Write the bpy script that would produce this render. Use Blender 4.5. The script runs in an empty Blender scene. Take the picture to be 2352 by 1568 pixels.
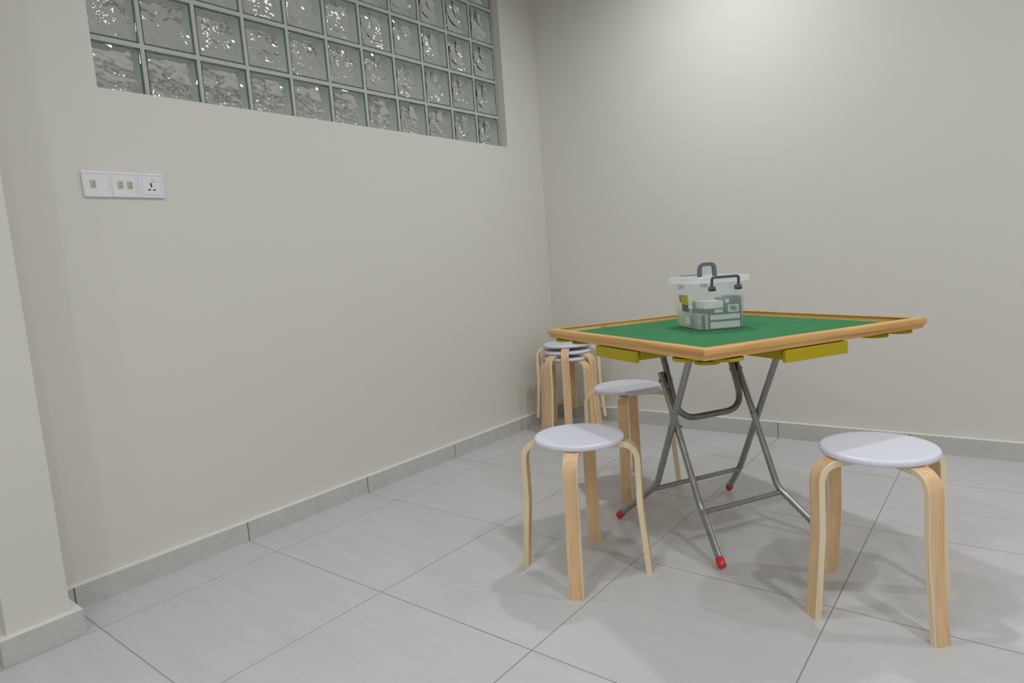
import bpy, bmesh, math, random
from mathutils import Vector, Matrix
random.seed(7)
C = bpy.context.scene.collection
PI = math.pi
def R(d): return math.radians(d)

# ------------------------------------------------------------------ materials
def node_mat(name):
    m = bpy.data.materials.new(name); m.use_nodes = True
    nt = m.node_tree
    return m, nt, nt.nodes['Principled BSDF']

def plain(name, col, rough=0.5, metal=0.0, var=0.0, scale=20.0, bump=0.0, spec=0.5):
    m, nt, b = node_mat(name)
    b.inputs['Roughness'].default_value = rough
    b.inputs['Metallic'].default_value = metal
    b.inputs['Specular IOR Level'].default_value = spec
    tc = nt.nodes.new('ShaderNodeTexCoord')
    n = nt.nodes.new('ShaderNodeTexNoise'); n.inputs['Scale'].default_value = scale
    n.inputs['Detail'].default_value = 5
    nt.links.new(tc.outputs['Object'], n.inputs['Vector'])
    mix = nt.nodes.new('ShaderNodeMix'); mix.data_type = 'RGBA'
    mix.inputs['A'].default_value = (*[max(0, c*(1-var)) for c in col], 1)
    mix.inputs['B'].default_value = (*[min(1, c*(1+var)) for c in col], 1)
    nt.links.new(n.outputs['Fac'], mix.inputs['Factor'])
    nt.links.new(mix.outputs['Result'], b.inputs['Base Color'])
    if bump:
        bp = nt.nodes.new('ShaderNodeBump'); bp.inputs['Strength'].default_value = bump
        bp.inputs['Distance'].default_value = 0.002
        nt.links.new(n.outputs['Fac'], bp.inputs['Height'])
        nt.links.new(bp.outputs['Normal'], b.inputs['Normal'])
    return m

def wood(name, light, dark, axis, stretch=14.0, scale=26.0, rough=0.45, knots=False):
    """grain runs along local axis (0=x, 1=y, 2=z)"""
    m, nt, b = node_mat(name)
    b.inputs['Roughness'].default_value = rough
    tc = nt.nodes.new('ShaderNodeTexCoord')
    mp = nt.nodes.new('ShaderNodeMapping')
    s = [scale]*3; s[axis] = scale/stretch
    mp.inputs['Scale'].default_value = s
    nt.links.new(tc.outputs['Object'], mp.inputs['Vector'])
    n = nt.nodes.new('ShaderNodeTexNoise'); n.inputs['Scale'].default_value = 1.6
    n.inputs['Detail'].default_value = 6; n.inputs['Distortion'].default_value = 0.6
    nt.links.new(mp.outputs['Vector'], n.inputs['Vector'])
    ramp = nt.nodes.new('ShaderNodeValToRGB')
    ramp.color_ramp.elements[0].position = 0.3; ramp.color_ramp.elements[0].color = (*dark, 1)
    ramp.color_ramp.elements[1].position = 0.68; ramp.color_ramp.elements[1].color = (*light, 1)
    nt.links.new(n.outputs['Fac'], ramp.inputs['Fac'])
    out = ramp.outputs['Color']
    if knots:
        v = nt.nodes.new('ShaderNodeTexVoronoi'); v.inputs['Scale'].default_value = 4.2
        v.inputs['Randomness'].default_value = 1.0
        mp2 = nt.nodes.new('ShaderNodeMapping'); s2 = [1.6]*3; s2[axis] = 0.9
        mp2.inputs['Scale'].default_value = s2
        nt.links.new(tc.outputs['Object'], mp2.inputs['Vector'])
        nt.links.new(mp2.outputs['Vector'], v.inputs['Vector'])
        kr = nt.nodes.new('ShaderNodeValToRGB')
        kr.color_ramp.elements[0].position = 0.05; kr.color_ramp.elements[0].color = (1, 1, 1, 1)
        kr.color_ramp.elements[1].position = 0.11; kr.color_ramp.elements[1].color = (0, 0, 0, 1)
        nt.links.new(v.outputs['Distance'], kr.inputs['Fac'])
        mx = nt.nodes.new('ShaderNodeMix'); mx.data_type = 'RGBA'
        nt.links.new(kr.outputs['Color'], mx.inputs['Factor'])
        nt.links.new(out, mx.inputs['A'])
        mx.inputs['B'].default_value = (0.30, 0.12, 0.035, 1)
        out = mx.outputs['Result']
    nt.links.new(out, b.inputs['Base Color'])
    return m

def tile_mat(name, base, streak, grout, rough, gw=0.0032, weak=True, pitch=0.6):
    """stone-look tile with grout on a 0.6 m grid in world x and y"""
    m, nt, b = node_mat(name)
    b.inputs['Roughness'].default_value = rough
    tc = nt.nodes.new('ShaderNodeTexCoord')
    mp = nt.nodes.new('ShaderNodeMapping'); mp.inputs['Scale'].default_value = (3.0, 22.0, 22.0)
    mp.inputs['Rotation'].default_value = (0, 0, R(4))
    nt.links.new(tc.outputs['Object'], mp.inputs['Vector'])
    n = nt.nodes.new('ShaderNodeTexNoise'); n.inputs['Scale'].default_value = 1.0
    n.inputs['Detail'].default_value = 7; n.inputs['Roughness'].default_value = 0.6
    nt.links.new(mp.outputs['Vector'], n.inputs['Vector'])
    ramp = nt.nodes.new('ShaderNodeValToRGB')
    ramp.color_ramp.elements[0].position = 0.3; ramp.color_ramp.elements[0].color = (*streak, 1)
    ramp.color_ramp.elements[1].position = 0.65; ramp.color_ramp.elements[1].color = (*base, 1)
    nt.links.new(n.outputs['Fac'], ramp.inputs['Fac'])
    sep = nt.nodes.new('ShaderNodeSeparateXYZ'); nt.links.new(tc.outputs['Object'], sep.inputs[0])
    def M(op, a, bb=None):
        k = nt.nodes.new('ShaderNodeMath'); k.operation = op
        for i, x in enumerate((a, bb)):
            if x is None: continue
            if isinstance(x, (int, float)): k.inputs[i].default_value = x
            else: nt.links.new(x, k.inputs[i])
        return k.outputs[0]
    def line(sock):
        d = M('ABSOLUTE', M('SUBTRACT', M('FRACT', M('ADD', M('DIVIDE', sock, pitch), 0.5)), 0.5))
        return M('LESS_THAN', M('MULTIPLY', d, pitch), gw/2)
    g = M('MAXIMUM', line(sep.outputs['X']), line(sep.outputs['Y']))
    n2 = nt.nodes.new('ShaderNodeTexNoise'); n2.inputs['Scale'].default_value = 1.1
    nt.links.new(tc.outputs['Object'], n2.inputs['Vector'])
    fac = M('MULTIPLY', g, M('ADD', M('MULTIPLY', n2.outputs['Fac'], 0.9), 0.35)) if weak else g
    fac = M('MINIMUM', fac, 1.0)
    mx = nt.nodes.new('ShaderNodeMix'); mx.data_type = 'RGBA'
    nt.links.new(fac, mx.inputs['Factor']); nt.links.new(ramp.outputs['Color'], mx.inputs['A'])
    mx.inputs['B'].default_value = (*grout, 1)
    nt.links.new(mx.outputs['Result'], b.inputs['Base Color'])
    bp = nt.nodes.new('ShaderNodeBump'); bp.inputs['Strength'].default_value = 0.25
    bp.inputs['Distance'].default_value = 0.0006
    nt.links.new(M('SUBTRACT', 1.0, g), bp.inputs['Height'])
    nt.links.new(bp.outputs['Normal'], b.inputs['Normal'])
    return m

def milky(name, col, clear, rough=0.25, tlu=0.6):
    """frosted polypropylene: part see-through, part cloudy"""
    m = bpy.data.materials.new(name); m.use_nodes = True
    nt = m.node_tree; nt.nodes.clear()
    out = nt.nodes.new('ShaderNodeOutputMaterial')
    tr = nt.nodes.new('ShaderNodeBsdfTransparent'); tr.inputs['Color'].default_value = (0.988, 0.988, 0.990, 1)
    df = nt.nodes.new('ShaderNodeBsdfDiffuse'); df.inputs['Color'].default_value = (*col, 1)
    tl = nt.nodes.new('ShaderNodeBsdfTranslucent'); tl.inputs['Color'].default_value = (*col, 1)
    ad = nt.nodes.new('ShaderNodeMixShader'); ad.inputs[0].default_value = tlu
    nt.links.new(df.outputs[0], ad.inputs[1]); nt.links.new(tl.outputs[0], ad.inputs[2])
    nz = nt.nodes.new('ShaderNodeTexNoise'); nz.inputs['Scale'].default_value = 60
    mr = nt.nodes.new('ShaderNodeMapRange')
    mr.inputs['To Min'].default_value = clear-0.03; mr.inputs['To Max'].default_value = clear+0.03
    nt.links.new(nz.outputs['Fac'], mr.inputs['Value'])
    mx = nt.nodes.new('ShaderNodeMixShader')
    nt.links.new(mr.outputs[0], mx.inputs[0])
    nt.links.new(ad.outputs[0], mx.inputs[1]); nt.links.new(tr.outputs[0], mx.inputs[2])
    gl = nt.nodes.new('ShaderNodeBsdfGlossy'); gl.inputs['Roughness'].default_value = rough
    gl.inputs['Color'].default_value = (1, 1, 1, 1)
    lw = nt.nodes.new('ShaderNodeLayerWeight'); lw.inputs['Blend'].default_value = 0.5
    pw = nt.nodes.new('ShaderNodeMath'); pw.operation = 'POWER'; pw.inputs[1].default_value = 4.0
    nt.links.new(lw.outputs['Facing'], pw.inputs[0])
    fr = nt.nodes.new('ShaderNodeMath'); fr.operation = 'MULTIPLY_ADD'; fr.inputs[1].default_value = 0.25; fr.inputs[2].default_value = 0.03
    nt.links.new(pw.outputs[0], fr.inputs[0])
    m2 = nt.nodes.new('ShaderNodeMixShader')
    nt.links.new(fr.outputs[0], m2.inputs[0])
    nt.links.new(mx.outputs[0], m2.inputs[1]); nt.links.new(gl.outputs[0], m2.inputs[2])
    nt.links.new(m2.outputs[0], out.inputs['Surface'])
    return m

WALL = plain('wall_paint', (0.655, 0.64, 0.60), 0.6, var=0.012, scale=3.0, bump=0.0, spec=0.3)
LEDGE = plain('ledge_paint', (0.74, 0.725, 0.67), 0.6, var=0.02, scale=8.0, spec=0.3)
CEIL = plain('ceiling_paint', (0.80, 0.80, 0.78), 0.8, var=0.01)
FLOOR = tile_mat('floor_tile', (0.56, 0.558, 0.572), (0.52, 0.517, 0.53), (0.17, 0.165, 0.15), 0.33)
SKIRT = tile_mat('skirting_tile', (0.545, 0.54, 0.525), (0.49, 0.485, 0.47), (0.12, 0.115, 0.10), 0.38, gw=0.004, weak=False)
SEAT = plain('white_lacquer', (0.685, 0.70, 0.81), 0.32, var=0.01, scale=6)
LEGF = wood('birch_veneer', (0.77, 0.545, 0.32), (0.65, 0.42, 0.215), 2, 16, 34, 0.4)
LEGE = wood('birch_ply_edge', (0.85, 0.73, 0.51), (0.77, 0.63, 0.41), 2, 20, 60, 0.5)
PINE_X = wood('pine_rail_x', (0.74, 0.445, 0.165), (0.55, 0.265, 0.066), 0, 22, 30, 0.38, knots=True)
PINE_Y = wood('pine_rail_y', (0.74, 0.445, 0.165), (0.55, 0.265, 0.066), 1, 22, 30, 0.38, knots=True)
FELT = plain('green_felt', (0.050, 0.205, 0.090), 0.95, var=0.10, scale=9, spec=0.1)
YELL = plain('yellow_paint', (0.44, 0.345, 0.010), 0.5, var=0.06, scale=30, spec=0.22)
BOARD = plain('underside_board', (0.42, 0.30, 0.14), 0.7, var=0.1)
STEEL = plain('worn_steel', (0.34, 0.345, 0.34), 0.34, metal=0.85, var=0.28, scale=38, bump=0.15)
STEELD = plain('dull_steel', (0.25, 0.24, 0.215), 0.42, metal=0.8, var=0.28, scale=38, bump=0.15)
REDC = plain('red_plastic', (0.62, 0.025, 0.025), 0.35, var=0.05)
PLATE = plain('white_plastic', (0.74, 0.75, 0.78), 0.28, var=0.01)
BEIGE = plain('beige_plastic', (0.50, 0.47, 0.33), 0.4, var=0.05)
DARK = plain('dark_hole', (0.012, 0.012, 0.016), 0.6)
GREYP = plain('grey_plastic', (0.12, 0.145, 0.185), 0.4, var=0.04)
GREYD = plain('dark_grey_plastic', (0.080, 0.092, 0.112), 0.4, var=0.04)
SLATE = plain('slate_card', (0.060, 0.105, 0.145), 0.5, var=0.08)
CARD = plain('white_card', (0.86, 0.88, 0.84), 0.55, var=0.03)
TEAL = plain('grey_green_card', (0.50, 0.58, 0.56), 0.55, var=0.04)
CREAM = plain('cream_card', (0.82, 0.81, 0.72), 0.6, var=0.05)
STKY = plain('sticker_yellow', (0.60, 0.50, 0.03), 0.5, var=0.15, scale=90)
STKB = plain('sticker_print', (0.16, 0.15, 0.10), 0.5, var=0.7, scale=160)
STKR = plain('sticker_red', (0.42, 0.20, 0.13), 0.5, var=0.2, scale=90)
MORTAR = plain('mortar', (0.46, 0.50, 0.455), 0.8, var=0.08, scale=30)
TUB = milky('frosted_tub', (0.95, 0.96, 0.98), 0.79)
LID = milky('frosted_lid', (0.95, 0.965, 0.99), 0.36, tlu=0.75)

def glass_mat():
    m, nt, b = node_mat('block_glass')
    b.inputs['Base Color'].default_value = (0.962, 0.984, 0.972, 1)
    b.inputs['Roughness'].default_value = 0.0
    b.inputs['IOR'].default_value = 1.5
    b.inputs['Transmission Weight'].default_value = 1.0
    return m
GLASS = glass_mat()
COAT = plain('block_edge_coating', (0.74, 0.83, 0.78), 0.35, var=0.08, scale=60)

# ------------------------------------------------------------------ helpers
def obj(name, bm, mats, parent=None, smooth=False, matrix=None):
    me = bpy.data.meshes.new(name)
    bmesh.ops.recalc_face_normals(bm, faces=bm.faces)
    bm.to_mesh(me); bm.free()
    for mm in (mats if isinstance(mats, (list, tuple)) else [mats]): me.materials.append(mm)
    if smooth:
        for p in me.polygons: p.use_smooth = True
    o = bpy.data.objects.new(name, me); C.objects.link(o)
    if parent: o.parent = parent
    if matrix is not None: o.matrix_local = matrix
    return o
def auto(o, ang=35):
    for p in o.data.polygons: p.use_smooth = True
    bm = bmesh.new(); bm.from_mesh(o.data)
    for e in bm.edges:
        if len(e.link_faces) == 2 and e.calc_face_angle(0) > R(ang): e.smooth = False
    bm.to_mesh(o.data); bm.free()
    return o
def thing(name, label, cat, loc=(0, 0, 0), rz=0.0, group=None):
    o = bpy.data.objects.new(name, None); C.objects.link(o)
    o.empty_display_size = 0.1
    o.location = loc; o.rotation_euler = (0, 0, rz)
    o['label'] = label; o['category'] = cat
    if group: o['group'] = group
    return o
def struct(o):
    o['kind'] = 'structure'; return o
def box(bm, x0, x1, y0, y1, z0, z1, bev=0.0, mi=0):
    g = bmesh.ops.create_cube(bm, size=1)
    for v in g['verts']:
        v.co = Vector(((x0+x1)/2 + v.co.x*(x1-x0), (y0+y1)/2 + v.co.y*(y1-y0), (z0+z1)/2 + v.co.z*(z1-z0)))
    fs = {f for v in g['verts'] for f in v.link_faces}
    for f in fs: f.material_index = mi
    if bev:
        es = list({e for v in g['verts'] for e in v.link_edges})
        r = bmesh.ops.bevel(bm, geom=es, offset=bev, segments=2, profile=0.5, affect='EDGES', clamp_overlap=True)
        for f in r['faces']: f.material_index = mi
def ring_faces(bm, a, b, mi=0, closed=True):
    n = len(a)
    for i in range(n if closed else n-1):
        f = bm.faces.new((a[i], a[(i+1) % n], b[(i+1) % n], b[i])); f.material_index = mi
def lathe(bm, prof, n=48, mi=0, center=(0, 0)):
    rings = []
    for r, z in prof:
        if r < 1e-6: rings.append([bm.verts.new((center[0], center[1], z))])
        else: rings.append([bm.verts.new((center[0]+r*math.cos(2*PI*i/n), center[1]+r*math.sin(2*PI*i/n), z)) for i in range(n)])
    for a, b in zip(rings, rings[1:]):
        if len(a) == 1 and len(b) > 1:
            for i in range(n): bm.faces.new((a[0], b[i], b[(i+1) % n])).material_index = mi
        elif len(b) == 1 and len(a) > 1:
            for i in range(n): bm.faces.new((a[i], a[(i+1) % n], b[0])).material_index = mi
        elif len(a) > 1: ring_faces(bm, a, b, mi)
def fillet(pts, rad, seg=8):
    pts = [Vector(p) for p in pts]; out = [pts[0]]
    for i in range(1, len(pts)-1):
        a, p, b = pts[i-1], pts[i], pts[i+1]
        d1 = (a-p).normalized(); d2 = (b-p).normalized()
        r = rad[i-1] if isinstance(rad, (list, tuple)) else rad
        th = d1.angle(d2)
        t = min(r/math.tan(th/2), (a-p).length*0.49, (b-p).length*0.49)
        p0, p1 = p+d1*t, p+d2*t
        for k in range(seg+1):
            u = k/seg
            out.append(p0*(1-u)**2 + p*2*u*(1-u) + p1*u*u)
    out.append(pts[-1])
    return out
def tube(bm, pts, r, n=14, cap=True, mi=0):
    pts = [Vector(p) for p in pts]
    t0 = (pts[1]-pts[0]).normalized()
    up = Vector((0, 0, 1)) if abs(t0.z) < 0.9 else Vector((1, 0, 0))
    nrm = (up - t0*up.dot(t0)).normalized()
    rings = []; prev = t0
    for i, p in enumerate(pts):
        t = (pts[min(i+1, len(pts)-1)] - pts[max(i-1, 0)]).normalized()
        q = prev.rotation_difference(t); nrm = (q @ nrm); nrm = (nrm - t*nrm.dot(t)).normalized(); prev = t
        bn = t.cross(nrm)
        rr = r[i] if isinstance(r, (list, tuple)) else r
        rings.append([bm.verts.new(p + nrm*rr*math.cos(2*PI*k/n) + bn*rr*math.sin(2*PI*k/n)) for k in range(n)])
    for a, b in zip(rings, rings[1:]): ring_faces(bm, a, b, mi)
    if cap:
        bm.faces.new(rings[0][::-1]).material_index = mi; bm.faces.new(rings[-1]).material_index = mi
def rrect(hx, hy, r, seg=6):
    pts = []
    for cx, cy, a0 in ((hx-r, hy-r, 0), (-hx+r, hy-r, 90), (-hx+r, -hy+r, 180), (hx-r, -hy+r, 270)):
        for k in range(seg+1):
            a = R(a0+90*k/seg); pts.append((cx+r*math.cos(a), cy+r*math.sin(a)))
    return pts
def loft(bm, rows, cap0=True, cap1=True, mi=0):
    """rows of (hx, hy, corner_radius, z)"""
    rings = [[bm.verts.new((x, y, z)) for x, y in rrect(hx, hy, r)] for hx, hy, r, z in rows]
    for a, b in zip(rings, rings[1:]): ring_faces(bm, a, b, mi)
    if cap0: bm.faces.new(rings[0][::-1]).material_index = mi
    if cap1: bm.faces.new(rings[-1]).material_index = mi
def copy_tree(o, parent=None):
    c = o.copy(); C.objects.link(c)
    if parent: c.parent = parent
    for ch in list(o.children): copy_tree(ch, c)
    return c

# ------------------------------------------------------------------ camera (solved from the tile grid)
cam = bpy.data.cameras.new('camera'); co = bpy.data.objects.new('camera', cam); C.objects.link(co)
yaw, pitch, roll = -0.6727, 0.1130, -0.0742
f = Vector((math.sin(yaw)*math.cos(pitch), math.cos(yaw)*math.cos(pitch), -math.sin(pitch)))
r0 = Vector((math.cos(yaw), -math.sin(yaw), 0)); u0 = r0.cross(f)
rr = r0*math.cos(roll) + u0*math.sin(roll); uu = u0*math.cos(roll) - r0*math.sin(roll)
mw = Matrix((rr, uu, -f)).transposed().to_4x4(); mw.translation = Vector((2.1890, -0.6286, 0.9967))
co.matrix_world = mw
cam.sensor_width = 36; cam.lens = 1468.13/2352*36; cam.clip_start = 0.02
bpy.context.scene.camera = co

# ------------------------------------------------------------------ room shell
XW, YB, ZC = -0.226, 2.850, 2.80       # left wall face, back wall face, ceiling
XR, YF = 4.6, -3.3
WT = 0.14
bm = bmesh.new(); box(bm, -3.2, XR+0.14, YF-0.14, 5.6, -0.12, 0); struct(obj('floor', bm, FLOOR))
bm = bmesh.new(); box(bm, -3.2, XR+0.14, YF-0.14, 5.6, ZC, ZC+0.1); struct(obj('ceiling', bm, CEIL))
bm = bmesh.new(); box(bm, XW-WT, XR+0.14, YB, YB+0.14, 0, ZC); struct(obj('wall_back', bm, WALL))
bm = bmesh.new(); box(bm, XR, XR+0.14, YF, YB, 0, ZC); struct(obj('wall_right', bm, WALL))
bm = bmesh.new(); box(bm, XW-WT, XR+0.14, YF-0.14, YF, 0, ZC); struct(obj('wall_front', bm, WALL))
# left wall with the glass-block opening
WY0, WY1, WZ0, WZ1 = 0.291, 2.500, 1.7095, 2.7
TILT = 0.0108                            # the opening is a touch off level
def tilt(verts):
    for v in verts:
        if WZ0-0.03 < v.co.z < WZ1+0.01: v.co.z += TILT*(v.co.y-1.39)
bm = bmesh.new()
xs = [XW-WT, XW]
box(bm, *xs, YF, YB, 0, WZ0); box(bm, *xs, YF, YB, WZ1, ZC)
box(bm, *xs, YF, WY0, WZ0, WZ1); box(bm, *xs, WY1, YB, WZ0, WZ1)
tilt(bm.verts)
struct(obj('wall_left', bm, WALL))
# pilaster at the left edge of the view
PX, PY0, PY1 = -0.030, -0.216, -0.060
bm = bmesh.new(); box(bm, XW, PX, PY0, PY1, 0, ZC); struct(obj('wall_pilaster', bm, WALL))

# skirting tiles: grey tile face, painted ledge on top
def skirt(name, runs):
    bm = bmesh.new()
    for x0, x1, y0, y1, h in runs:
        box(bm, x0, x1, y0, y1, 0, h)
    for fc in bm.faces:
        if fc.calc_center_median().z > 0.05 and abs(fc.normal.z) > 0.9: fc.material_index = 1
    return struct(obj(name, bm, [SKIRT, LEDGE]))
BH = 0.078
skirt('baseboard_left', [(XW, -0.196, PY1, YB, BH), (XW, -0.196, YF, PY0, BH)])
skirt('baseboard_back', [(-0.196, XR, 2.821, YB, 0.084)])
skirt('baseboard_pilaster', [(-0.196, -0.0042, PY1, -0.035, BH), (PX, -0.0042, PY0, PY1, BH), (-0.196, -0.0042, -0.238, PY0, BH)])

# ------------------------------------------------------------------ glass block window
win = bpy.data.objects.new('window_1', None); C.objects.link(win); win['kind'] = 'structure'
XG = XW - 0.047; TH = 0.080; P = 0.2018; PZ = 0.2038; NB, NR = 11, 5
BY0, BZ0 = 0.272, 1.686; BY1, BZ1 = BY0+NB*P, BZ0+NR*PZ
bm = bmesh.new()
J = 0.0145; JM = 0.0140
for i in range(NB+1):
    y = BY0 + i*P; a, b = max(BY0, y-JM/2), min(BY1, y+JM/2)
    box(bm, XG-TH+0.002, XG-0.0015, a, b, BZ0, BZ1)
for k in range(NR+1):
    z = BZ0 + k*PZ; hz = JM/2 + (PZ-P)/2; a, b = max(BZ0, z-hz), min(BZ1, z+hz)
    for i in range(NB):
        box(bm, XG-TH+0.002, XG-0.0015, BY0+i*P+JM/2, BY0+(i+1)*P-JM/2, a, b)
tilt(bm.verts)
obj('mortar_grid', bm, MORTAR, win)

def swirl(y, z, s):
    """moulded cloud ripple of a glass block, y/z in block units -1..1"""
    a = 1.9*y + 2.3*z + 0.9*math.sin(2.1*z - 1.1*y + s) + 0.5*math.sin(3.3*y - 1.9*z + 2*s)
    b = 2.6*z - 1.3*y + 0.8*math.sin(2.7*y + 1.3*s)
    return 0.50*math.sin(2.3*a + s) + 0.30*math.sin(3.1*b + 1.7*s) + 0.20*math.sin(6.2*a - 1.6*b) + 0.14*math.sin(9.0*b + 3.0*y + s) + 0.07*math.sin(15*a + 4*s)
def glass_blocks():
    verts, faces, coated = [], [], set()
    def add_grid(xf, y0, z0, h, N, s, amp, flip):
        base = len(verts)
        for i in range(N+1):
            for j in range(N+1):
                u, v = -1+2*i/N, -1+2*j/N
                e = min(1.0, (1-abs(u))*5)*min(1.0, (1-abs(v))*5)
                verts.append((xf + amp*e*swirl(u, v, s), y0+u*h, z0+v*h))
        for i in range(N):
            for j in range(N):
                q = [base+i*(N+1)+j, base+(i+1)*(N+1)+j, base+(i+1)*(N+1)+j+1, base+i*(N+1)+j+1]
                faces.append(q[::-1] if flip else q)
        loop = [base+i*(N+1) for i in range(N)] + [base+N*(N+1)+j for j in range(N)] + \
               [base+i*(N+1)+N for i in range(N, 0, -1)] + [base+j for j in range(N, 0, -1)]
        return loop
    def strip(la, lb, flip):
        n = len(la)
        for i in range(n):
            q = [la[i], la[(i+1) % n], lb[(i+1) % n], lb[i]]
            faces.append(q[::-1] if flip else q)
    for bi in range(NB):
        for bk in range(NR):
            cy, cz = BY0+(bi+.5)*P, BZ0+(bk+.5)*PZ
            h = P/2 - J/2
            s = 0.6 + 0.35*((bi*7+bk*3) % 4)
            # outer shell: front grid inset by a rounded edge, back grid
            def ring(x, hh):
                b0 = len(verts)
                for y, z in rrect(hh, hh, 0.008, 3): verts.append((x, cy+y, cz+z))
                return list(range(b0, len(verts)))
            r = [ring(XG, h-0.005), ring(XG-0.002, h-0.0015), ring(XG-0.006, h),
                 ring(XG-TH+0.006, h), ring(XG-TH+0.002, h-0.0015), ring(XG-TH, h-0.005)]
            for k, (a, b) in enumerate(zip(r, r[1:])):
                f0 = len(faces); strip(a, b, True)
                if k == 2: coated.update(range(f0, len(faces)))
            faces.append(r[0]); faces.append(r[-1][::-1])
            # cavity with rippled faces (faces point into the cavity)
            g = 0.0085
            N = 36
            lf = add_grid(XG-g, cy, cz, h-0.008, N, s, 0.0020, True)
            lb = add_grid(XG-TH+g, cy, cz, h-0.008, N, s+1.1, 0.0020, False)
            f0 = len(faces); strip(lf, lb, False); coated.update(range(f0, len(faces)))
    me = bpy.data.meshes.new('glass_block'); me.from_pydata(verts, [], faces); tilt(me.vertices); me.update()
    for p in me.polygons: p.use_smooth = True
    me.materials.append(GLASS); me.materials.append(COAT)
    for p in me.polygons:
        if p.index in coated: p.material_index = 1
    return me
gm = glass_blocks()
go = bpy.data.objects.new('glass_block', gm); C.objects.link(go); go.parent = win
bm = bmesh.new(); bm.from_mesh(gm)
for e in bm.edges:
    if len(e.link_faces) == 2 and e.calc_face_angle(0) > R(40): e.smooth = False
bm.to_mesh(gm); bm.free()

# the room behind the glass blocks
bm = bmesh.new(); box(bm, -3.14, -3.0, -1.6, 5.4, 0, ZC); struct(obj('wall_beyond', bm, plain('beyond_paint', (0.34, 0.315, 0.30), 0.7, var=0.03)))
bm = bmesh.new(); box(bm, -3.0, XW-WT, -1.74, -1.6, 0, ZC); box(bm, -3.0, XW-WT, 5.4, 5.54, 0, ZC); box(bm, XW-WT-0.12, XW-WT, YB+0.0, 5.4, 0, ZC); struct(obj('wall_passage', bm, WALL))

# ------------------------------------------------------------------ stools
def leg_bm(ang):
    """bent-plywood leg in the radial plane at angle ang"""
    path = fillet([(0.035, 0, 0.4250), (0.1845, 0, 0.4250), (0.1845, 0, 0.23), (0.2035, 0, 0.0)], [0.058, 0.30], 10)
    t, w = 0.0185, 0.044
    ca, sa = math.cos(ang), math.sin(ang)
    bm = bmesh.new(); rows = []
    n = len(path)
    for i, p in enumerate(path):
        d = (path[min(i+1, n-1)] - path[max(i-1, 0)]).normalized()
        nr = Vector((-d.z, 0, d.x))
        if i == n-1: nr = Vector((1, 0, 0))*(1 if nr.x > 0 else -1)
        if i == 0: nr = Vector((0, 0, 1))*(1 if nr.z > 0 else -1)
        row = []
        c = 0.0018
        for a, b in ((t/2, w/2-c), (t/2-c, w/2), (-t/2+c, w/2), (-t/2, w/2-c), (-t/2, -w/2+c), (-t/2+c, -w/2), (t/2-c, -w/2), (t/2, -w/2+c)):
            q = p + nr*a
            x, y, z = q.x, b, q.z
            row.append(bm.verts.new((x*ca - y*sa, x*sa + y*ca, z)))
        rows.append(row)
    for a, b in zip(rows, rows[1:]):
        for i in range(8):
            fc = bm.faces.new((a[i], a[(i+1) % 8], b[(i+1) % 8], b[i]))
            fc.material_index = 1 if i in (0, 1, 2, 4, 5, 6) else 0
    for rw in (rows[0], rows[-1]): bm.faces.new(rw).material_index = 1
    return bm
GRP = 'white bentwood stools'
def make_stool():
    t = thing('round_stool', '', 'stool', group=GRP)
    bm = bmesh.new()
    lathe(bm, [(0, 0.4345), (0.138, 0.4345), (0.1425, 0.4358), (0.1445, 0.4388), (0.1450, 0.4430), (0.1440, 0.4478),
               (0.1415, 0.4512), (0.137, 0.4530), (0.130, 0.4535), (0.07, 0.4537), (0, 0.4537)], 72)
    auto(obj('seat', bm, SEAT, t), 50)
    for k in range(4): auto(obj('leg', leg_bm(k*PI/2), [LEGF, LEGE], t), 30)
    return t
spots = [
    (1.0845, 1.066, 0, -67.2, 'white round bentwood stool in front of the table, between its legs and the left wall'),
    (1.9000, 1.2815, 0, -41.6, 'white round stool with bentwood legs at the right of the table, nearest the camera'),
    (0.852, 1.836, 0, -69, 'white round stool half behind the grey table legs, tucked beside the table edge'),
    (0.062, 2.572, 0.000, -112, 'lowest of the three stacked white stools in the corner'),
    (0.062, 2.572, 0.0395, -96.3, 'middle one of the three stacked white stools in the corner'),
    (0.062, 2.572, 0.0790, -62, 'topmost of the three stacked white stools in the corner, seat uppermost'),
]
proto = make_stool()
for i, (x, y, z, a, lab) in enumerate(spots):
    s = proto if i == 0 else copy_tree(proto)
    s.location = (x, y, z); s.rotation_euler = (0, 0, R(a)); s['label'] = lab
    if i > 2: s['group'] = 'stools stacked in the corner'
    else: s['group'] = 'stools around the table'

# ------------------------------------------------------------------ mahjong table
TX, TY, TYAW = 1.3544, 1.5742, -0.5066
S1, S2, ZT = 0.464, 0.433, 0.751
tab = thing('folding_game_table', 'square green felt game table with pine rim, yellow drawers and crossed folding steel legs', 'table', (TX, TY, 0), TYAW)
# felt board
bm = bmesh.new(); box(bm, -S1+0.020, S1-0.020, -S2+0.020, S2-0.020, ZT-0.030, ZT-0.017)
obj('playing_surface', bm, FELT, tab)
bm = bmesh.new(); box(bm, -S1+0.028, S1-0.028, -S2+0.028, S2-0.028, ZT-0.033, ZT-0.0302)
obj('underside_board', bm, BOARD, tab)
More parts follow.
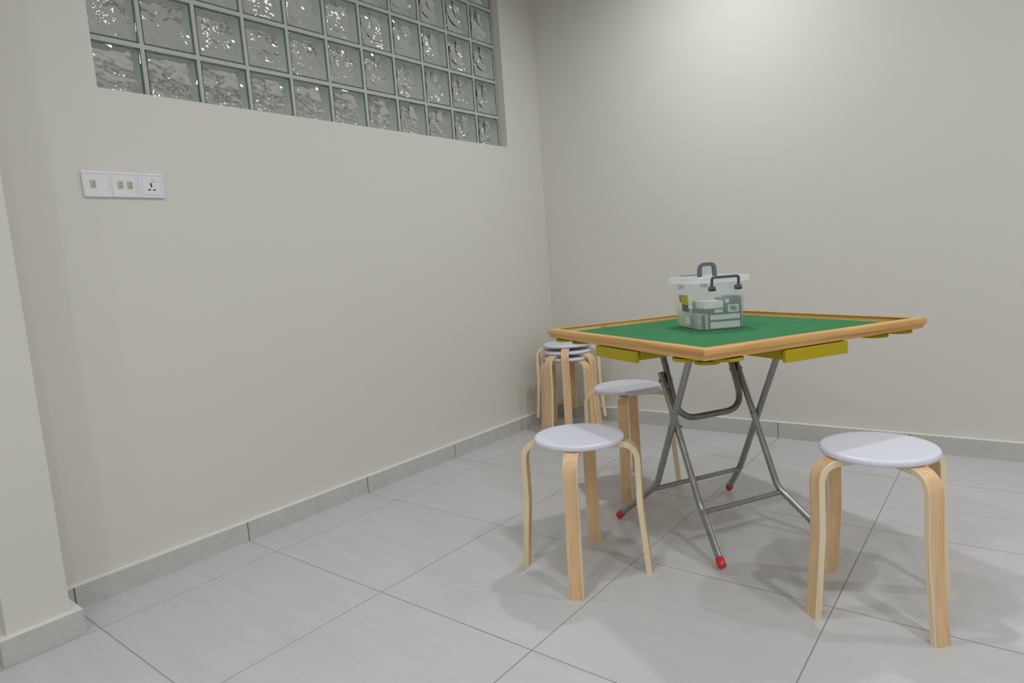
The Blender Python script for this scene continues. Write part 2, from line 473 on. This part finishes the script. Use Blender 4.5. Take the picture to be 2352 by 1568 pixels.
# mitred rails: profile (inset from outer edge, height below top)
prof = [(0.030, -0.0008), (0.0285, 0.0), (0.007, 0.0), (0.0032, -0.0012), (0.0010, -0.0042), (0.0, -0.009), (0.0, -0.0145), (0.0008, -0.0175), (0.0030, -0.0192), (0.0046, -0.0203), (0.0055, -0.0235), (0.0075, -0.0325), (0.009, -0.033), (0.016, -0.033), (0.034, -0.033), (0.034, -0.0172), (0.0305, -0.0165), (0.0275, -0.008)]
def rail(axis, sgn):
    bm = bmesh.new(); ends = []
    for e in (-1, 1):
        row = []
        for ins, dz in prof:
            if axis == 0: p = (e*(S1-ins), sgn*(S2-ins), ZT+dz)
            else: p = (sgn*(S1-ins), e*(S2-ins), ZT+dz)
            row.append(bm.verts.new(p))
        ends.append(row)
    ring_faces(bm, ends[0], ends[1])
    bm.faces.new(ends[0]); bm.faces.new(ends[1][::-1])
    return auto(obj('rim_rail', bm, PINE_X if axis == 0 else PINE_Y, tab), 38)
rail(0, -1); rail(1, 1); rail(0, 1); rail(1, -1)
# drawers under each side
def drawer(ang, half, off):
    m = Matrix.Rotation(ang, 4, 'Z')
    d = bpy.data.objects.new('drawer', None); C.objects.link(d); d.parent = tab
    d.matrix_local = m
    bm = bmesh.new(); box(bm, off-0.121, off+0.121, -half+0.006, -half+0.018, 0.6785, 0.7150, 0.0012)
    obj('drawer_front', bm, YELL, d)
    bm = bmesh.new()
    y0, y1 = -half+0.0183, -half+0.205
    box(bm, off-0.110, off-0.102, y0, y1, 0.684, 0.7135); box(bm, off+0.102, off+0.110, y0, y1, 0.684, 0.7135)
    box(bm, off-0.1018, off+0.1018, y1-0.008, y1, 0.684, 0.7135)
    box(bm, off-0.1018, off+0.1018, y0, y1-0.0082, 0.684, 0.688)
    obj('drawer_box', bm, YELL, d)
    for s in (-1, 1):
        bm = bmesh.new(); box(bm, off+s*0.117-0.006, off+s*0.117+0.006, y0+0.004, y1, 0.6995, 0.7178)
        obj('drawer_runner', bm, YELL, d)
drawer(0, S2, 0.016); drawer(PI/2, S1, -0.025); drawer(PI, S2, 0.0); drawer(-PI/2, S1, 0.0)
# drink and ash boards at the corners
def disc(r, z0, z1):
    bm = bmesh.new(); c = 0.0015
    lathe(bm, [(0, z0), (r-c, z0), (r, z0+c), (r, z1-c), (r-c, z1), (0, z1)], 40)
    return bm
for sx in (-1, 1):
    for sy in (-1, 1):
        near = ((0.096, 0.088, 0.036, 0.6935, 0.7030), (0.134, 0.052, 0.043, 0.7035, 0.7130), (0.052, 0.122, 0.043, 0.7035, 0.7130))
        away = ((0.110, 0.097, 0.043, 0.6935, 0.7030), (0.060, 0.045, 0.036, 0.7035, 0.7130), (0.150, 0.060, 0.036, 0.7035, 0.7130) if sx > 0 else (0.060, 0.150, 0.036, 0.7035, 0.7130))
        for (ix, iy, r, z0, z1) in (near if (sx, sy) == (1, -1) else away):
            o = auto(obj('cup_rest', disc(r, z0, z1), YELL, tab), 40)
            o.location = (sx*(S1-ix), sy*(S2-iy), 0)
        bm = bmesh.new(); lathe(bm, [(0, 0.700), (0.006, 0.700), (0.006, 0.7175), (0, 0.7175)], 16)
        o = obj('cup_rest_pin', bm, STEELD, tab); o.location = (sx*(S1-0.096), sy*(S2-0.088), 0)
# folding legs
TR = 0.0115
def cap_on(leg, p_end, d):
    bm = bmesh.new(); d = d.normalized()
    pts = [p_end - d*0.030, p_end - d*0.028, p_end - d*0.004, p_end - d*0.001, p_end + d*0.0008]
    tube(bm, pts, [0.0130, 0.0140, 0.0145, 0.0132, 0.0095], 18)
    auto(obj('rubber_foot', bm, REDC, leg), 50)
def leg_tube(pts, rad, mat):
    bm = bmesh.new(); pp = fillet(pts, rad, 10)
    tube(bm, pp, TR, 16)
    o = auto(obj('leg', bm, mat, tab), 50)
    cap_on(o, pp[-1], pp[-1]-pp[-2])
    return o
EP, EQ, EU = 0.197, 0.172, 0.147
for s in (-1, 1):
    # outer frame: foot on the left, top on the right
    leg_tube([(0.128, s*EP, 0.716), (-0.116, s*EP, 0.170), (-0.276, s*0.272, 0.0135)], 0.09, STEEL)
    # inner frame: foot on the right, top stub on the left
    leg_tube([(-0.096, s*EQ, 0.588), (-0.043, s*EQ, 0.470), (0.096, s*EQ, 0.148), (0.255, s*0.223, 0.0135)], [0.3, 0.09], STEEL)
    # pivot bolt at the crossing
    bm = bmesh.new(); tube(bm, [(-0.010, s*(EQ-0.016), 0.404), (-0.010, s*(EP+0.014), 0.404)], 0.0042, 12)
    obj('pivot_bolt', bm, STEELD, tab)
    # hinge between inner frame and brace
    bm = bmesh.new()
    tube(bm, [(-0.084, s*(EU-0.013), 0.560), (-0.084, s*(EQ+0.015), 0.560)], 0.0065, 12)
    box(bm, -0.099, -0.069, s*((EU+EQ)/2)-0.0018, s*((EU+EQ)/2)+0.0018, 0.535, 0.585, 0.0008)
    obj('hinge', bm, STEELD, tab)
bm = bmesh.new(); tube(bm, [(-0.132, -EP, 0.150), (-0.132, EP, 0.150)], 0.0088, 14); auto(obj('crossbar', bm, STEEL, tab))
bm = bmesh.new(); tube(bm, [(0.107, -EQ, 0.132), (0.107, EQ, 0.132)], 0.0088, 14); auto(obj('crossbar', bm, STEEL, tab))
bm = bmesh.new()
tube(bm, fillet([(-0.136, -EU, 0.716), (-0.035, -EU, 0.420), (-0.035, EU, 0.420), (-0.136, EU, 0.716)], 0.085, 12), TR, 16)
auto(obj('support_brace', bm, STEELD, tab), 50)

# ------------------------------------------------------------------ storage bin on the felt
ZB = ZT - 0.017 + 0.0003
def table_pt(a, b): return (TX + a*math.cos(TYAW) - b*math.sin(TYAW), TY + a*math.sin(TYAW) + b*math.cos(TYAW))
UA = math.atan2(0.29, -0.957)            # long axis of the bin in the table frame
bx, by = table_pt(-0.064, 0.026)
BROT = TYAW + UA
bin_ = thing('storage_bin', 'frosted clear lidded plastic bin with grey handles on the green felt table', 'storage box', (bx, by, ZB), BROT)
# local x: towards the left-hand end, local -y: towards the camera-left face
bm = bmesh.new()
outer = [(0.110, 0.072, 0.018, 0.0), (0.117, 0.079, 0.022, 0.004), (0.119, 0.081, 0.022, 0.050), (0.121, 0.083, 0.024, 0.054), (0.128, 0.0905, 0.030, 0.160), (0.1375, 0.1000, 0.038, 0.1615), (0.1375, 0.1000, 0.038, 0.1640)]
inner = [(0.1260, 0.0885, 0.028, 0.1640), (0.119, 0.081, 0.022, 0.056), (0.1172, 0.0792, 0.020, 0.052), (0.115, 0.077, 0.020, 0.005), (0.112, 0.074, 0.018, 0.0022)]
loft(bm, outer+inner, True, True)
auto(obj('tub', bm, TUB, bin_), 50)
bm = bmesh.new()
loft(bm, [(0.1300, 0.0925, 0.034, 0.1645), (0.1420, 0.1045, 0.044, 0.1650), (0.1440, 0.1065, 0.046, 0.1680), (0.1440, 0.1065, 0.046, 0.1800), (0.1415, 0.1040, 0.045, 0.1835),
          (0.136, 0.0985, 0.042, 0.1850), (0.125, 0.0875, 0.036, 0.1845), (0.118, 0.0805, 0.032, 0.1825), (0.06, 0.04, 0.02, 0.1835)])
lid = auto(obj('lid', bm, LID, bin_), 40)
bm = bmesh.new()   # carrying handle standing up from the lid
HB = fillet([(0.0, -0.0285, 0.1795), (0.0, -0.0265, 0.2215), (0.0, 0.0265, 0.2215), (0.0, 0.0285, 0.1795)], 0.012, 6)
hp = []
prev = None
for i, p in enumerate(HB):
    d = (HB[min(i+1, len(HB)-1)]-HB[max(i-1, 0)]).normalized()
    nr = Vector((0, -d.z, d.y))
    arch = 0.0075*max(0.0, 1-(p.y/0.028)**2) if p.z > 0.216 else 0.0
    row = []
    for a, b in ((0.0062, 0.0045), (0.0062, -0.0045), (-0.0062, -0.0045), (-0.0062, 0.0045)):
        # a: across the bar in the handle plane, b: thickness
        q = p + nr*(a*1.05) + Vector((b*1.6, 0, arch))
        row.append(bm.verts.new(q))
    if prev: ring_faces(bm, prev, row)
    else: bm.faces.new(row)
    prev = row
bm.faces.new(prev[::-1])
bmesh.ops.bevel(bm, geom=[e for e in bm.edges], offset=0.0012, segments=1, affect='EDGES')
hd = auto(obj('carrying_handle', bm, GREYP, lid), 40)
def bail(sx):
    x = sx*0.1490
    bm = bmesh.new()
    tube(bm, fillet([(x-sx*0.003, -0.047, 0.1440), (x+sx*0.002, -0.047, 0.1835), (x+sx*0.002, 0.047, 0.1835), (x-sx*0.003, 0.047, 0.1440)], 0.010, 6), 0.0047, 12)
    o = auto(obj('locking_handle', bm, GREYD, bin_), 50)
    for s in (-1, 1):
        bm = bmesh.new()
        tube(bm, [(x-sx*0.003, s*0.036, 0.1450), (x-sx*0.003, s*0.056, 0.1450)], 0.0086, 16)
        box(bm, min(sx*0.1255, x-sx*0.003), max(sx*0.1255, x-sx*0.003), s*0.046-0.005, s*0.046+0.005, 0.1405, 0.1495, 0.001)
        auto(obj('pivot_lug', bm, GREYD, o), 50)
bail(-1); bail(1)
# printed sticker on the camera-left long face
FACE = math.atan2(0.0905-0.083, 0.160-0.054)
def on_face(o, x, z):
    yy = 0.083 + (z-0.054)*(0.0905-0.083)/(0.160-0.054) + 0.0004
    o.matrix_local = Matrix.Translation((x, FS*yy, z)) @ Matrix.Rotation(-FS*FACE, 4, 'X')
FS = 1   # which long face shows to the camera (set below from geometry)
camp = Vector((2.189, -0.6286, 0))
nrm = Vector((-math.sin(BROT), math.cos(BROT), 0))
FS = 1 if nrm.dot(camp - Vector((bx, by, 0))) > 0 else -1
for nm, mat, x0, x1, z0, z1 in (('sticker', STKY, -0.030, 0.036, 0.088, 0.122), ('sticker', STKB, -0.026, 0.034, 0.062, 0.0875), ('sticker', STKR, 0.0365, 0.052, 0.094, 0.122), ('sticker', CARD, -0.028, 0.010, 0.018, 0.044)):
    bm = bmesh.new(); box(bm, -(x1-x0)/2, (x1-x0)/2, -0.0003, 0.0003, -(z1-z0)/2, (z1-z0)/2)
    o = obj(nm, bm, mat, bin_); on_face(o, (x0+x1)/2, (z0+z1)/2)

# cartons inside. a: from the near end inwards, b: from the camera-left face inwards
SX = -1  # near short end
def carton(a0, a1, b0, b1, z0, z1, body, bands, label, extra=None, corner=False):
    x0, x1 = sorted((SX*(0.113-a0), SX*(0.113-a1)))
    y0, y1 = sorted((FS*(0.075-b0), FS*(0.075-b1)))
    cx, cy = (x0+x1)/2, (y0+y1)/2
    c, s = math.cos(BROT), math.sin(BROT)
    t = thing('tile_carton', label, 'carton', (bx+cx*c-cy*s, by+cx*s+cy*c, ZB+z0), BROT, 'small cartons inside the plastic bin')
    hx, hy, h = (x1-x0)/2, (y1-y0)/2, z1-z0
    bm = bmesh.new(); box(bm, -hx, hx, -hy, hy, 0, h, 0.001)
    obj('carton_body', bm, body, t)
    if bands is not None:
        bm = bmesh.new(); e = 0.0005; w = 0.0045
        for zz in ((0.0, w*0.7), (h-w*0.7, h)):
            box(bm, -hx-e, hx+e, -hy-e, hy+e, zz[0]+0.0001, zz[1]-0.0001+e)
        for yy in (-1, 1):
            box(bm, -hx-e, hx+e, min(yy*hy, yy*(hy-w))-e, max(yy*hy, yy*(hy-w))+e, w*0.7, h-w*0.7)
        obj('edge_band', bm, bands, t)
    if corner:
        e = 0.0005; xx = SX*hx; yy = FS*hy
        bm = bmesh.new()
        box(bm, min(xx, xx+SX*e), max(xx, xx+SX*e), min(yy, yy*0.02), max(yy, yy*0.02), 0.0005, h-0.0005)
        obj('end_band', bm, SLATE, t)
        bm = bmesh.new()
        box(bm, min(xx*0.55, xx*0.05), max(xx*0.55, xx*0.05), min(yy, yy+FS*e), max(yy, yy+FS*e), h*0.30, h*0.70)
        obj('printed_label', bm, CARD, t)
    if extra:
        lw, lh, mat = extra
        bm = bmesh.new(); xx = SX*(hx+0.0004)
        box(bm, min(xx, xx+SX*0.0004), max(xx, xx+SX*0.0004), -lw/2, lw/2, h/2-lh/2, h/2+lh/2)
        lb = obj('printed_label', bm, mat, t)
        bm = bmesh.new()
        xx += SX*0.0004
        for yy, zz, rr_ in ((0.0, 0.0, 0.0062), (0.009, 0.003, 0.0042), (-0.009, -0.003, 0.0045), (0.003, 0.0070, 0.0036), (-0.002, -0.0072, 0.0036), (-0.0075, 0.005, 0.003), (0.0075, -0.005, 0.003)):
            g = bmesh.ops.create_cone(bm, cap_ends=True, segments=14, radius1=rr_, radius2=rr_, depth=0.0004)
            bmesh.ops.transform(bm, matrix=Matrix.Translation((xx+SX*0.0002, yy, h/2+zz)) @ Matrix.Rotation(R(90), 4, 'Y'), verts=g['verts'])
        obj('emblem', bm, plain('emblem_blue', (0.10, 0.20, 0.24), 0.5, var=0.3, scale=200), lb)
    return t
Z0 = 0.0026
carton(0.003, 0.100, 0.028, 0.146, Z0, 0.031, CARD, SLATE, 'white carton with slate edges, lying lowest at the near end of the bin')
carton(0.003, 0.075, 0.004, 0.0265, Z0, 0.056, TEAL, None, 'upright grey-green carton with a slate end in the near bottom corner of the bin', None, True)
carton(0.003, 0.100, 0.0285, 0.146, 0.0320, 0.0555, CARD, SLATE, 'white carton with slate edges, second from the bottom at the near end of the bin')
carton(0.103, 0.220, 0.004, 0.140, Z0, 0.044, CREAM, None, 'cream carton lying at the bottom of the far left part of the bin')
carton(0.003, 0.090, 0.088, 0.148, 0.0565, 0.0870, SLATE, None, 'slate carton with a white emblem label in the middle of the bin stack', (0.040, 0.026, CARD))
carton(0.003, 0.075, 0.046, 0.085, 0.0565, 0.0735, CARD, SLATE, 'small white carton left of the emblem label in the bin')
carton(0.006, 0.092, 0.018, 0.084, 0.0747, 0.1000, CARD, None, 'plain white carton at the top left of the bin stack')
carton(0.004, 0.080, 0.112, 0.148, 0.0880, 0.1130, SLATE, None, 'dark slate carton on top of the emblem carton at the right of the bin')
carton(0.006, 0.080, 0.086, 0.1105, 0.0880, 0.1080, CARD, SLATE, 'small white carton beside the dark slate carton at the top of the bin stack')
carton(0.103, 0.215, 0.010, 0.130, 0.0452, 0.0720, CARD, None, 'white carton on the cream carton in the left part of the bin')
carton(0.094, 0.101, 0.010, 0.085, 0.0565, 0.0980, SLATE, None, 'thin slate card standing on edge behind the white top carton in the bin')

# ------------------------------------------------------------------ wall outlets on the left wall
def plate(name, label, cat, y0):
    t = thing(name, label, cat, (XW, y0+0.0428, 1.3782+0.019*(y0-0.203)), 0, 'white wall plates in a row on the left wall')
    t.rotation_euler = (0.014, 0, 0)
    bm = bmesh.new()
    # frame plate with bevelled rim, local x is out of the wall
    def ringv(hy, hz, r, x): return [bm.verts.new((x, a, b)) for a, b in rrect(hy, hz, r, 4)]
    rs = [ringv(0.0428, 0.0430, 0.003, 0.0003), ringv(0.0428, 0.0430, 0.003, 0.006), ringv(0.0413, 0.0415, 0.003, 0.0085), ringv(0.0350, 0.0352, 0.002, 0.0090), ringv(0.0345, 0.0347, 0.002, 0.0072)]
    for a, b in zip(rs, rs[1:]): ring_faces(bm, a, b)
    bm.faces.new(rs[0][::-1]); bm.faces.new(rs[-1])
    auto(obj('cover_plate', bm, PLATE, t), 30)
    return t
def jack(t, y):
    bm = bmesh.new(); box(bm, 0.0073, 0.0090, y-0.0085, y+0.0085, -0.013, 0.012, 0.0008)
    j = obj('jack_shutter', bm, BEIGE, t)
    bm = bmesh.new(); box(bm, 0.0091, 0.0096, y-0.005, y+0.005, -0.008, -0.004); box(bm, 0.0091, 0.0096, y+0.001, y+0.006, 0.0005, 0.008)
    obj('jack_slot', bm, plain('jack_shade', (0.33, 0.30, 0.20), 0.5), j)
PW = 0.0858
p1 = plate('data_outlet', 'white wall plate with one beige jack, leftmost of the row of three', 'wall outlet', 0.203)
jack(p1, -0.012)
p2 = plate('data_outlet', 'white wall plate with two beige jacks, middle of the row of three', 'wall outlet', 0.203+PW)
jack(p2, -0.014); jack(p2, 0.016)
p3 = plate('power_socket', 'white wall socket with three dark pin holes and a small switch', 'power socket', 0.203+2*PW)
bm = bmesh.new(); box(bm, 0.0073, 0.0086, -0.030, 0.030, -0.0325, 0.0325, 0.001); fp = obj('socket_face', bm, PLATE, p3)
bm = bmesh.new()
for y, z, w, h in ((-0.001, 0.0035, 0.0050, 0.010), (0.0, -0.0045, 0.0036, 0.005), (-0.0085, -0.0150, 0.0085, 0.0042), (0.0085, -0.0150, 0.0085, 0.0042)):
    box(bm, 0.0087, 0.0091, y-w/2, y+w/2, z-h/2, z+h/2)
obj('pin_hole', bm, DARK, fp)
bm = bmesh.new(); box(bm, 0.0087, 0.0118, 0.0045, 0.0165, 0.0135, 0.0285, 0.0012); obj('switch', bm, PLATE, p3)

# ------------------------------------------------------------------ light
def lamp(name, x, y, z, size, power, col=(1.0, 0.985, 0.97)):
    l = bpy.data.lights.new(name, 'AREA'); l.shape = 'DISK'; l.size = size; l.energy = power; l.color = col
    o = bpy.data.objects.new(name, l); C.objects.link(o); o.location = (x, y, z)
    return o
COOL = (0.965, 0.985, 1.0)
def downlight(x, y, p): 
    o = lamp('ceiling_or_fill_lamp', x, y, ZC-0.02, 0.11, p, COOL); o.data.spread = R(165)
downlight(1.05, 2.10, 17); downlight(1.12, 0.60, 10); downlight(2.98, 0.42, 19); downlight(3.40, 1.90, 14)
downlight(1.50, -1.50, 12); downlight(3.20, -1.30, 16); downlight(1.60, -2.70, 12); downlight(3.60, -2.60, 14)  # unseen fill lamps added behind the camera to raise the ambient light
for k in range(8):
    for x in (-1.35, -2.35):
        lamp('passage_sparkle_lamp', x, -0.7 + 0.75*k + (0.3 if x < -2 else 0), ZC-0.02, 0.09, 5.0, COOL)  # unseen lamps, grid laid out to put sparkle into the glass blocks

w = bpy.data.worlds.new('world'); bpy.context.scene.world = w; w.use_nodes = True
w.node_tree.nodes['Background'].inputs[0].default_value = (0.02, 0.02, 0.02, 1)

sc = bpy.context.scene
sc.view_settings.view_transform = 'Standard'; sc.view_settings.look = 'None'
sc.view_settings.gamma = 1.0; sc.view_settings.use_curve_mapping = False
sc.view_settings.exposure = -0.35
cy = sc.cycles
cy.max_bounces = 14; cy.diffuse_bounces = 8; cy.glossy_bounces = 5; cy.transmission_bounces = 14; cy.transparent_max_bounces = 32
cy.use_denoising = True; cy.denoiser = 'OPENIMAGEDENOISE'
cy.sample_clamp_indirect = 6.0
